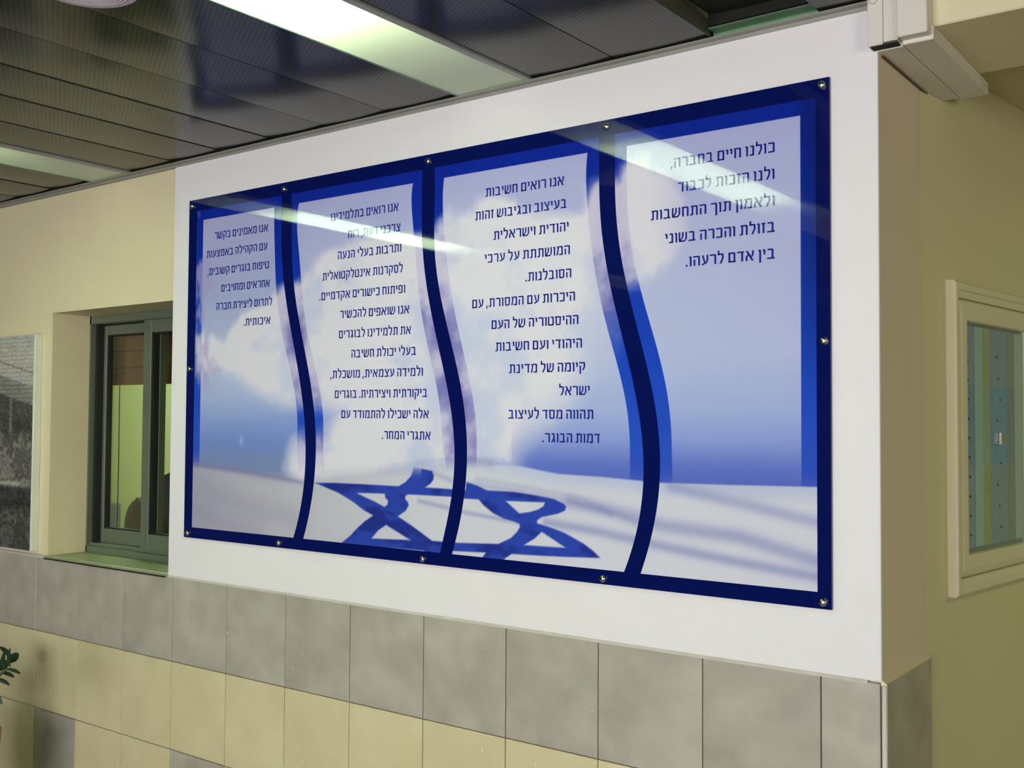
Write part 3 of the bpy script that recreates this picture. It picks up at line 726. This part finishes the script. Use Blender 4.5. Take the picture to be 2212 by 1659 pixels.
# lettering -----------------------------------------------------------------
# each letter is a set of flat strokes: height 1, baseline 0, x grows to the right
def r_(x0, y0, x1, y1): return [(x0, y0), (x1, y0), (x1, y1), (x0, y1)]
def cr(x1, t=.175): return [(x1-t-.02, .845), (x1, .845), (x1, .91), (x1-.09, 1), (x1-t-.02, 1)]    # rounded top-right corner
T_ = .175
GLYPH = {
 '\u05d0': (.74, [[(0, 1), (.20, 1), (.74, 0), (.54, 0)], r_(.57, .60, .735, 1), [(.57, .62), (.735, .62), (.60, .36), (.46, .46)], r_(0, 0, .17, .42), [(0, .41), (.17, .41), (.30, .56), (.20, .70)]]),
 '\u05d1': (.68, [r_(.04, .845, .42, 1), cr(.57), r_(.40, .1, .57, .86), r_(0, 0, .68, .15)]),
 '\u05d2': (.50, [r_(.05, .845, .28, 1), cr(.42), r_(.245, .42, .42, .86), [(.245, .45), (.42, .45), (.50, 0), (.33, 0)], [(0, 0), (.18, 0), (.38, .36), (.26, .46)]]),
 '\u05d3': (.64, [r_(0, .845, .64, 1), r_(.38, 0, .555, .86)]),
 '\u05d4': (.66, [r_(0, .845, .48, 1), cr(.66), r_(.485, 0, .66, .86), r_(.05, 0, .215, .64)]),
 '\u05d5': (.24, [r_(0, .845, .10, 1), cr(.24), r_(.065, 0, .24, .86)]),
 '\u05d6': (.36, [r_(0, .845, .36, 1), r_(.10, 0, .27, .86)]),
 '\u05d7': (.66, [r_(0, .845, .48, 1), cr(.66), r_(.485, 0, .66, .86), r_(.03, 0, .205, .9)]),
 '\u05d8': (.70, [r_(0, .1, .175, 1), [(0, .12), (.70, .12), (.61, 0), (.09, 0)], r_(.09, 0, .61, .15), r_(.525, .1, .70, .86), cr(.70), r_(.34, .845, .54, 1)]),
 '\u05d9': (.24, [r_(0, .845, .10, 1), cr(.24), r_(.07, .48, .24, .86)]),
 '\u05db': (.62, [r_(.02, .845, .44, 1), cr(.61), r_(.435, .1, .61, .86), r_(.02, 0, .54, .15), [(.50, 0), (.54, 0), (.61, .09), (.61, .16), (.50, .16)]]),
 '\u05da': (.60, [r_(0, .845, .43, 1), cr(.60), r_(.425, -.28, .60, .86)]),
 '\u05dc': (.56, [r_(0, .845, .165, 1.30), r_(.0, .845, .40, 1), cr(.56), r_(.385, .48, .56, .86), [(.385, .50), (.56, .50), (.35, 0), (.16, 0)]]),
 '\u05de': (.74, [[(0, 0), (.17, 0), (.29, .78), (.14, .80)], [(0, 1), (.16, 1), (.29, .74), (.14, .66)], [(.20, .845), (.57, .845), (.57, 1), (.26, 1)], cr(.73), r_(.555, .0, .73, .86), r_(.30, 0, .73, .15)]),
 '\u05dd': (.68, [r_(.02, .845, .50, 1), cr(.67), r_(.495, 0, .67, .86), r_(.03, 0, .205, .9), r_(.03, 0, .67, .15)]),
 '\u05e0': (.44, [r_(.06, .845, .25, 1), cr(.42), r_(.245, 0, .42, .86), r_(0, 0, .42, .15)]),
 '\u05df': (.24, [r_(0, .845, .10, 1), cr(.24), r_(.065, -.28, .24, .86)]),
 '\u05e1': (.70, [r_(0, .845, .52, 1), cr(.69), [(.515, .86), (.69, .86), (.66, .14), (.49, .14)], [(.03, .86), (.205, .86), (.23, .14), (.06, .14)], r_(.13, 0, .58, .15), [(.06, .15), (.2, .15), (.2, 0), (.13, 0)], [(.5, .15), (.66, .15), (.58, 0), (.5, 0)]]),
 '\u05e2': (.66, [r_(.49, .52, .66, 1), [(.49, .55), (.66, .55), (.56, .20), (.41, .24)], [(.40, .28), (.57, .21), (.10, -.04), (.0, .10)], [(.03, 1), (.20, 1), (.40, .24), (.26, .18)]]),
 '\u05e4': (.66, [r_(.02, .845, .48, 1), cr(.65), r_(.475, .1, .65, .86), r_(0, 0, .58, .15), [(.54, 0), (.58, 0), (.65, .09), (.65, .16), (.54, .16)], r_(.02, .40, .185, .9), r_(.02, .40, .34, .54)]),
 '\u05e6': (.66, [r_(.49, .66, .66, 1), [(.49, .68), (.66, .68), (.46, .36), (.36, .46)], [(0, 1), (.19, 1), (.62, .10), (.44, .10)], r_(0, 0, .62, .15)]),
 '\u05e7': (.66, [r_(0, .845, .48, 1), cr(.66), r_(.485, .44, .66, .86), [(.485, .46), (.66, .46), (.50, .10), (.34, .12)], r_(.04, -.28, .21, .62)]),
 '\u05e8': (.60, [r_(0, .845, .43, 1), cr(.60), r_(.425, 0, .60, .86)]),
 '\u05e9': (.82, [r_(0, .22, .165, 1), r_(.655, .28, .82, 1), r_(.04, 0, .60, .15), [(0, .3), (.165, .3), (.165, 0), (.04, 0)], [(.655, .30), (.82, .30), (.60, 0), (.46, .05)], r_(.33, .52, .49, 1), [(.33, .54), (.49, .54), (.25, .10), (.12, .14)]]),
 '\u05ea': (.74, [r_(.07, .845, .56, 1), cr(.73), r_(.555, 0, .73, .86), r_(.145, .1, .31, .9), [(0, 0), (.24, 0), (.31, .10), (.31, .15), (0, .15)]]),
 '.': (.18, [r_(0, 0, .18, .18)]),
 ',': (.18, [[(.0, -.2), (.10, -.2), (.18, .17), (.0, .17)]]),
}
for n_, s, xr, xl, zb in TEXT:
    row = round((1.1165-zb)/.0665)
    zb = 1.1165-.0665*row
    polys = []; pen = 0.0
    for ch in s:                       # right to left
        if ch == ' ': pen += .27; continue
        w, ps = GLYPH[ch]
        for p in ps: polys.append([(-pen-w+x, z) for x, z in p])
        pen += w + .14
    pen -= .14
    kx = (xr-xl)/pen; kz = .0258
    mb = MB()
    for p in polys:
        mb.add([(SX+xr+x*kx, SY-.0004, SZ+zb+z*kz) for x, z in p], [tuple(range(len(p)))])
    mb.build('text_line', M['ink'], sign, (SX+xr, SY-.0004, SZ+zb))

# steel screw caps
for (x, z) in ((-3.404, .816), (-2.883, .816), (-2.209, .818), (-1.551, .820), (-.940, .822), (-3.404, .196), (-.937, .201), (-3.400, -.423), (-2.886, -.423), (-2.217, -.424), (-1.559, -.424), (-.942, -.423)):
    MB().lathe((x, 2.4896, Z(z)), [(.0098, -.006), (.0098, .0025), (.0092, .0045), (.0072, .0068), (.004, .0080), (.0012, .0083)], 20, 'y').build('screw_cap', M['steel'], sign, (x, 2.489, Z(z)))

# ================================================================== OFFICE WINDOW
win = empty('window_1', (-3.93, 2.73, OZ0)); win['kind'] = 'structure'
WF = 2.690
fr = MB()
fr.box(-4.436, -4.405, WF, 2.79, OZ0+.004, OZ1+.004).box(-4.436, -3.44, WF, 2.79, Z(.432), OZ1+.006).box(-4.436, -3.44, WF, 2.79, OZ0, Z(-.562))
fr.box(-3.47, -3.44, WF, 2.79, OZ0, OZ1)
fr.build('frame', M['frame_alu'], win)
MB().box(-4.405, -3.47, WF+.012, 2.785, Z(-.562), Z(-.548), .001).build('track', M['frame_alu'], win)
MB().box(-4.405, -4.385, 2.715, 2.785, Z(-.562), Z(.432)).build('jamb_shade', M['rubber'], win)  # black strip standing in for the shade in the jamb recess
def sash(y0, x0, x1, gx0, gx1, z0, gz0, gz1, z1):
    s = empty('sash', (x0, y0, z0), win)
    s2 = MB().box(x0, gx0, y0, y0+.032, z0, z1, .0015).box(gx1, x1, y0, y0+.032, z0, z1, .0015).box(gx0, gx1, y0, y0+.032, z0, gz0, .0015).box(gx0, gx1, y0, y0+.032, gz1, z1, .0015)
    s2.build('sash_frame', M['frame_alu'], s)
    g = .006
    MB().box(gx0, gx0+g, y0+.006, y0+.03, gz0, gz1).box(gx1-g, gx1, y0+.006, y0+.03, gz0, gz1).box(gx0, gx1, y0+.006, y0+.03, gz0, gz0+g).box(gx0, gx1, y0+.006, y0+.03, gz1-g, gz1).build('gasket', M['rubber'], s)
    MB().box(gx0, gx1, y0+.015, y0+.019, gz0, gz1).build('pane', M['glass'], s)
    return s
k = 2.745/2.70
sash(2.745, -4.354*k-.01, -3.96, -4.294*k, -4.02, Z(-.546*k), Z(-.478*k), Z(.378*k), Z(.420*k))
sash(2.703, -4.020, -3.475, -3.966, -3.53, Z(-.552), Z(-.483), Z(.376), Z(.432))
sl_ = MB().box(OX0, -3.5335, 2.497, 2.700, Z(-.604), OZ0+.0015, .002).box(-3.5335, OX1, 2.513, 2.700, Z(-.604), OZ0+.0015).build('window_sill', M['sill'], win)
MB().box(OX0-.004, -3.545, 2.4955, 2.4985, Z(-.6045), Z(-.5985)).build('sill_edge', M['rubber'], win)
# reveal lining (plaster, pale)
MB().box(OX0-.012, OX0+.0005, 2.514, 2.69, OZ0, OZ1).build('reveal', M['cream_wall'], win)

# things inside the office
bl = empty('bamboo_blind', (-4.0, 2.87, Z(.17)))
tag(bl, 'half-raised brown bamboo roman blind behind the office window', 'blind')
for k in range(5):
    z0 = Z(.163)+k*.078
    MB().box(-4.575, -3.42, 2.868-.004*(4-k), 2.876+.002, z0, z0+.0765, .003).build('slat_fold', M['bamboo'], bl)
MB().box(-4.60, -3.42, 2.800, 2.880, Z(.553), Z(.585), .002).build('head_rail', M['bamboo'], bl)
MB().tube([(-4.475, 2.885, Z(.17)), (-4.472, 2.885, Z(-.2)), (-4.478, 2.887, Z(-.52)), (-4.48, 2.887, Z(-.60))], .0026, 6).build('pull_cord', M['cord'], bl)

def office_chair(loc, rz, label, w=.50, h=.62, zb=.55, head=False):
    r = empty('office_chair', loc)
    tag(r, label, 'chair', 'black office chairs behind the window')
    c_, s_ = math.cos(rz), math.sin(rz)
    def T(p): return (loc[0]+p[0]*c_-p[1]*s_, loc[1]+p[0]*s_+p[1]*c_, loc[2]+p[2])
    def add(name, mb, m_): mb.xform(T); mb.build(name, m_, r)
    # rounded back shell
    n = 20; v = []; f = []
    for side, off in ((0, 0), (1, .055)):
        for jz in range(n+1):
            t = jz/n
            ww = w/2*(1-.10*(1-t))*(1 if t < .45 else math.sqrt(max(.0, 1-((t-.45)/.55)**2.6)))
            for ix in range(9):
                u = ix/8*2-1
                v.append((u*ww, off - .05*(1-u*u) + .04*math.sin(t*PI), zb+t*h))
    m_ = 9*(n+1)
    for sd in (0, 1):
        for jz in range(n):
            for ix in range(8):
                a = sd*m_+jz*9+ix; f.append((a, a+1, a+10, a+9))
    for jz in range(n):
        a = jz*9; f.append((a, a+9, m_+a+9, m_+a)); a += 8; f.append((a, a+9, m_+a+9, m_+a))
    f.append(tuple(range(9))+tuple(m_+8-i for i in range(9)))
    add('backrest', MB().add(v, f, True), M['chair_black'])
    add('seat', MB().box(-w/2, w/2, -.50, .02, .42, .50, .03), M['chair_black'])
    for sx in (-1, 1):
        add('armrest', MB().tube([(sx*w*.52, -.05, .46), (sx*w*.56, -.05, .66), (sx*w*.56, -.35, .67)], .018, 8), M['chair_black'])
    add('gas_column', MB().tube([(0, -.24, .08), (0, -.24, .42)], .025, 12), M['steel'])
    bs = MB()
    for q in range(5):
        a = q*2*PI/5; bs.tube([(0, -.24, .10), (.30*math.cos(a), -.24+.30*math.sin(a), .06)], [.022, .014], 6)
    add('star_base', bs, M['chair_black'])
    for q in range(5):
        a = q*2*PI/5; add('caster', MB().lathe((.30*math.cos(a), -.24+.30*math.sin(a), .028), [(.012, -.022), (.026, -.014), (.028, 0), (.026, .014), (.012, .022)], 12), M['rubber'])
    return r
office_chair((-5.25, 3.55, 0), 0, 'lower round-backed black office chair behind the left window pane', w=.52, h=.60, zb=.56)
office_chair((-4.23, 3.10, 0), PI, 'taller black office chair partly hidden by the white board', w=.46, h=.77, zb=.60)
# dispenser on the office wall
dp = empty('wall_dispenser', (-6.22, 3.95, Z(-.72)))
tag(dp, 'small grey dispenser box on the green office wall', 'dispenser')
MB().box(-6.26, -6.165, 3.90, 4.0, Z(-.80), Z(-.535), .006).build('case', M['printer'], dp)
MB().box(-6.262, -6.215, 3.885, 3.90, Z(-.80), Z(-.61), .003).build('front_panel', M['paper_white'], dp)

# ================================================================== CANVAS PICTURE
cv = empty('canvas_picture', (-5.05, 2.495, Z(-.577)))
tag(cv, 'black and white photograph of a building printed on a white-edged canvas at the left edge', 'picture')
MB().box(-5.62, -4.492, 2.478, 2.5115, Z(-.5775), Z(.378), .002).build('stretched_canvas', M['canvas'], cv)
Xc, Zc = np.meshgrid(np.linspace(-5.615, -4.503, 300), np.linspace(-.574, .376, 300))
u = (Xc+4.503)
gn = fbm(Xc*40, Zc*60, 4); gf = fbm(Xc*130+7, Zc*160, 3); big = fbm(Xc*10+4, Zc*10, 4)
S_ = lambda v, c, w=.006: sst(v, c-w, c+w)
g = 124 + 40*(big-.5)                                             # rough wall
up = S_(Zc-(.145+u*-.20), 0)                                      # bright upper part with rows of lettering-like brickwork
g = g*(1-up) + (170+24*(gn-.5))*up
rows_ = sst(np.sin(Zc*2*PI/.019+gn*2), .25, .8)*sst(gf, .42, .56)
g = g - 42*rows_*S_(Zc, .06, .02)
g = g - 60*np.exp(-((Zc-(.205+u*-.20))/.003)**2)
ope = S_(.062-u*.20-Zc, 0)*S_(Zc, -.07, .05)*(1-np.exp(-((u+.185)/.010)**2))*(1-np.exp(-((u+.46)/.012)**2))
g = g*(1-.62*ope) + 22*ope
low = sst(big*.7+gn*.5, .52, .66)*S_(.0-Zc, 0, .03)
g = g*(1-.45*low) + 10*low
g = g*(1-.55*S_(-.30-Zc, 0, .012)*(1-S_(-.40-Zc, 0, .03)))
bench = np.exp(-((Zc+.285)/.009)**2)*S_(-u, .10, .02)
g = g*(1-bench)+160*bench
g = g*(1-.30*S_(-.37-Zc, 0, .03))
g = np.clip(g + 74*(gf-.48), 18, 215)
colc = np.stack([g*1.02, g*1.0, g*.93], -1)
colc = mixc(colc, np.array([150, 168, 196.])+0*colc, sst(fbm(Xc*6+3, Zc*8+2, 3), .5, .7)*(Zc > .16)*.4)
grid_print('photo_print', Xc, np.full(Xc.shape, 2.4774), Z(Zc), npl(colc)*1.15, M['canvas_print'], cv)

# ================================================================== CABLE TRUNKING
tk = empty('cable_trunking', (-.75, 2.5, Z(.88)))
tag(tk, 'ivory plastic cable trunking at the corner, turning under the beam', 'trunking')
MB().box(-.822, -.7485, 2.498, 2.99, Z(.8795), Z(.9125), .002).build('lower_channel', M['duct'], tk)
MB().box(-.7475, -.678, 2.488, 3.00, Z(.8795), Z(.9125), .002).build('lower_channel', M['duct'], tk)
MB().box(-.8125, -.8045, 2.53, 2.985, Z(.8755), Z(.8800)).build('sealant_line', M['grout'], tk)
v1 = MB().box(-.822, -.7865, 2.468, 2.499, Z(.8845), 2.85, .0015).box(-.7855, -.752, 2.468, 2.499, Z(.8885), 2.85, .0015)
v1.build('riser_channel', M['duct'], tk)
MB().box(-.816, -.755, 2.472, 2.499, Z(.8815), Z(.8855)).build('open_end_shade', M['dark'], tk)  # dark inset painting the shade inside the channel ends
v2 = MB().box(-.7495, -.6825, 2.455, 2.499, Z(.8885), 2.85, .002); v2.xform(lambda p: (p[0]+(p[2]-Z(.89))*-.02, p[1], p[2]))
v2.build('riser_channel', M['duct'], tk)
MB().lathe((-.807, 2.468, Z(.992)), [(.010, 0), (.010, .006), (.006, .009)], 16, 'y').build('screw_cover', M['duct'], tk)

# ================================================================== DISPLAY CASE
nc = empty('display_case', W(.48, 0, Z(-.46)))
tag(nc, 'cream wooden glass-fronted notice case on the right wall', 'notice case')
S0, S1, H0, H1 = .165, .812, Z(-.460), Z(.393)
G0, G1, GZ0, GZ1 = .262, .712, Z(-.345), Z(.281)
def ring(mb, a, b, c, d, a2, b2, c2, d2, h0, h1):
    """mitred frame ring between two rectangles (s0,s1,z0,z1), outer at height h0 and inner at h1"""
    v = [(a, h0, c), (b, h0, c), (b, h0, d), (a, h0, d), (a2, h1, c2), (b2, h1, c2), (b2, h1, d2), (a2, h1, d2)]
    f = [(0, 1, 5, 4), (1, 2, 6, 5), (2, 3, 7, 6), (3, 0, 4, 7)]
    mb.add([W(*p) for p in v], f)
def prof_frame(pts):
    mb = MB()
    for (i0, h0), (i1, h1) in zip(pts[:-1], pts[1:]):
        ring(mb, S0+i0, S1-i0, H0+i0*1.12, H1-i0*1.12, S0+i1, S1-i1, H0+i1*1.12, H1-i1*1.12, h0, h1)
    return mb
prof_frame([(0, 0), (0, .020), (.006, .026), (.020, .026), (.024, .021), (.028, .021), (.040, .019)]).build('outer_frame', M['notice_frame'], nc)
prof_frame([(.040, .019), (.0405, .006), (.045, .006), (.0455, .017), (.060, .021), (.090, .021), (.0935, .018), (.097, .004)]).build('door_frame', M['notice_frame'], nc)
wbox(MB(), S0+.09, S1-.09, .0005, .003, H0+.1, H1-.1).build('back_board', M['notice_back'], nc)
wbox(MB(), G0-.006, G1+.006, .010, .013, GZ0-.006, GZ1+.006).build('glass_door', M['glass_blue'], nc)
wbox(MB(), .505, .530, .0131, .0215, Z(-.055), Z(-.020), .001).build('door_lock', M['steel'], nc)
lk = wbox(MB(), .36, .40, .0262, .0275, H0+.008, H0+.022, .0005).build('name_plate', M['notice_frame'], nc)
# printed sheets pinned inside
def notice(s0, s1, z0, z1, fn, label, n=60, h=.0042):
    r = empty('notice_sheet', W((s0+s1)/2, h, Z(z0)))
    tag(r, label, 'notice', 'sheets pinned inside the notice case')
    S_, Zq = np.meshgrid(np.linspace(s0, s1, n), np.linspace(z0, z1, 120))
    P_ = np.array([WP.x, WP.y]); d_ = np.array([WD.x, WD.y]); n_ = np.array([WN.x, WN.y])
    Xq = P_[0]+d_[0]*S_+n_[0]*h; Yq = P_[1]+d_[1]*S_+n_[1]*h
    grid_print('printed_face', Xq, Yq, Z(Zq), np.clip(npl(fn(S_, Zq))*np.array([2.2, 2.35, 3.1]), 0, .85), M['paper_print'], r)
    wbox(MB(), s0, s1, h-.0012, h-.0003, Z(z0), Z(z1)).build('paper', M['paper_white'], r)
    return r
def banded(base, mid):
    def fn(s, z):
        c = np.zeros(s.shape+(3,)) + np.array(base, float)
        m_ = ((z < .115) & (z > -.115))
        c = np.where(m_[..., None], np.array(mid, float)+0*c, c)
        c = c + (fbm(s*50, z*50, 3)-.5)[..., None]*18
        return np.clip(c, 0, 255)
    return fn
pA = notice(.258, .345, -.34, .279, banded((128, 130, 138), (96, 122, 136)), 'narrow grey sheet with a blue middle band at the left of the notice case')
notice(.347, .408, -.34, .279, banded((158, 172, 166), (150, 172, 176)), 'pale grey-green strip beside the left sheet in the notice case', h=.0050)
notice(.410, .462, -.34, .279, banded((150, 146, 84), (142, 144, 104)), 'ochre vertical strip in the middle of the notice case', h=.0046)
notice(.464, .600, -.34, .279, banded((128, 130, 134), (98, 130, 156)), 'wide grey sheet with a blue middle band in the notice case')
notice(.602, .655, -.34, .279, banded((128, 124, 106), (118, 114, 110)), 'brownish strip near the right side of the notice case', h=.0046)
notice(.657, .712, -.34, .279, banded((168, 196, 188), (160, 190, 184)), 'pale mint strip along the right side of the notice case', h=.005)
for i in range(11):
    z = .235 - i*.054
    MB().lathe((0, 0, 0), [(.0042, 0), (.0042, .002), (.0012, .004)], 8).xform(lambda p, z=z, i=i: W(.293+.002*i+p[0], .0043+p[2], Z(z)+p[1])).build('pin', M['rubber'], pA)
for i in range(9):
    z = .20 - i*.062; pn = MB().lathe((0, 0, 0), [(.0036, 0), (.0036, .002), (.0012, .004)], 8).xform(lambda p, z=z, i=i: W(.515+.012*(i % 3)+p[0], .0043+p[2], Z(z)+p[1])).build('pin', M['rubber'], nc)

# ================================================================== PLANT
pl = empty('potted_plant', (-4.262, 2.0, 0))
tag(pl, 'dark green glossy-leaved plant in a clay pot at the lower left edge', 'plant')
MB().lathe((-4.262, 2.0, 0), [(.145, 0), (.155, .01), (.200, .31), (.214, .32), (.218, .37), (.208, .378), (.200, .37), (.195, .33)], 40).build('pot', M['pot'], pl)
MB().lathe((-4.262, 2.0, .335), [(.198, 0), (.19, .01), (.10, .016), (.01, .018)], 24).build('soil', M['soil'], pl)
def leaf(base, d, up, L, w, mb):
    d = Vector(d).normalized(); sd = d.cross(Vector(up)).normalized(); n_ = sd.cross(d).normalized()
    v = []; f = []; N_ = 7
    for i in range(N_+1):
        t = i/N_; ww = w*math.sin(PI*min(1, t*.97+.015))**.75
        c = Vector(base)+d*L*t - n_*L*.10*t*t
        v += [tuple(c-sd*ww+n_*ww*.25), tuple(c), tuple(c+sd*ww+n_*ww*.25)]
    for i in range(N_):
        a = i*3; f += [(a, a+1, a+4, a+3), (a+1, a+2, a+5, a+4)]
    mb.add(v, f, True)
def vis(x, z): return (x, 2.0, Z(z))
# the shoot tip that reaches into the picture
def leaf_obj(base, tip, w, up=(0, -1, .15)):
    b = Vector(base); t = Vector(tip)
    lb = MB(); leaf(b, t-b, up, (t-b).length, w, lb); o = lb.build('leaf', M['leaf'], pl, b); return o
MB().tube([(-4.13, 2.0, .34), (-4.06, 2.0, .50), (-3.90, 2.0, Z(-.99)), (-3.82, 2.0, Z(-.925)), (-3.765, 2.0, Z(-.895))], [.010, .009, .007, .005, .003], 8).build('stem', M['stem'], pl)
leaf_obj(vis(-3.748, -.888), vis(-3.764, -.820), .0135)
leaf_obj(vis(-3.790, -.905), vis(-3.800, -.836), .0160)
leaf_obj(vis(-3.775, -.895), vis(-3.716, -.8755) if False else vis(-3.680, -.893), .0085, (0, -.35, 1))
leaf_obj(vis(-3.815, -.912), vis(-3.722, -.912), .0095, (0, -.35, 1))
leaf_obj(vis(-3.85, -.94), vis(-3.752, -.944), .0095, (0, -.35, 1))
leaf_obj(vis(-3.86, -.95), vis(-3.86, -.865), .016)
leaf_obj(vis(-3.90, -.99), vis(-3.93, -.90), .017)
leaf_obj(vis(-3.89, -.98), vis(-3.80, -1.02), .012, (0, -.35, 1))
for kx in range(9):
    a = kx*.7+.4; lean = .10+.05*(kx % 3)
    if math.cos(a) > .3: lean *= .25
    top = Vector((-4.26+lean*math.cos(a)*1.2, 2.0+lean*math.sin(a)*1.6, .50+.05*(kx % 3)))
    p0 = Vector((-4.262+.06*math.cos(a), 2.0+.06*math.sin(a), .34)); pm = (p0*.45+top*.55)+Vector((0, 0, .05))
    pts = [p0, p0*.55+pm*.45+Vector((0, 0, .02)), pm, (pm+top)/2+Vector((0, 0, .01)), top]
    MB().tube(pts, [.010, .009, .007, .005, .003], 7).build('stem', M['stem'], pl)
    for q in range(8):
        t = .30+.70*q/7; seg = min(3, int(t*4)); fr_ = t*4-seg
        b = pts[seg].lerp(pts[min(4, seg+1)], min(1, fr_)); sd = 1 if q % 2 else -1
        dr = Vector((-math.sin(a)*sd*.8, math.cos(a)*sd*.8, .55))
        if b.x > -4.1 and dr.x > 0: dr.x *= .2
        lb = MB(); leaf(b, dr, (math.cos(a), math.sin(a), .3), .085, .017, lb); lb.build('leaf', M['leaf'], pl, b)
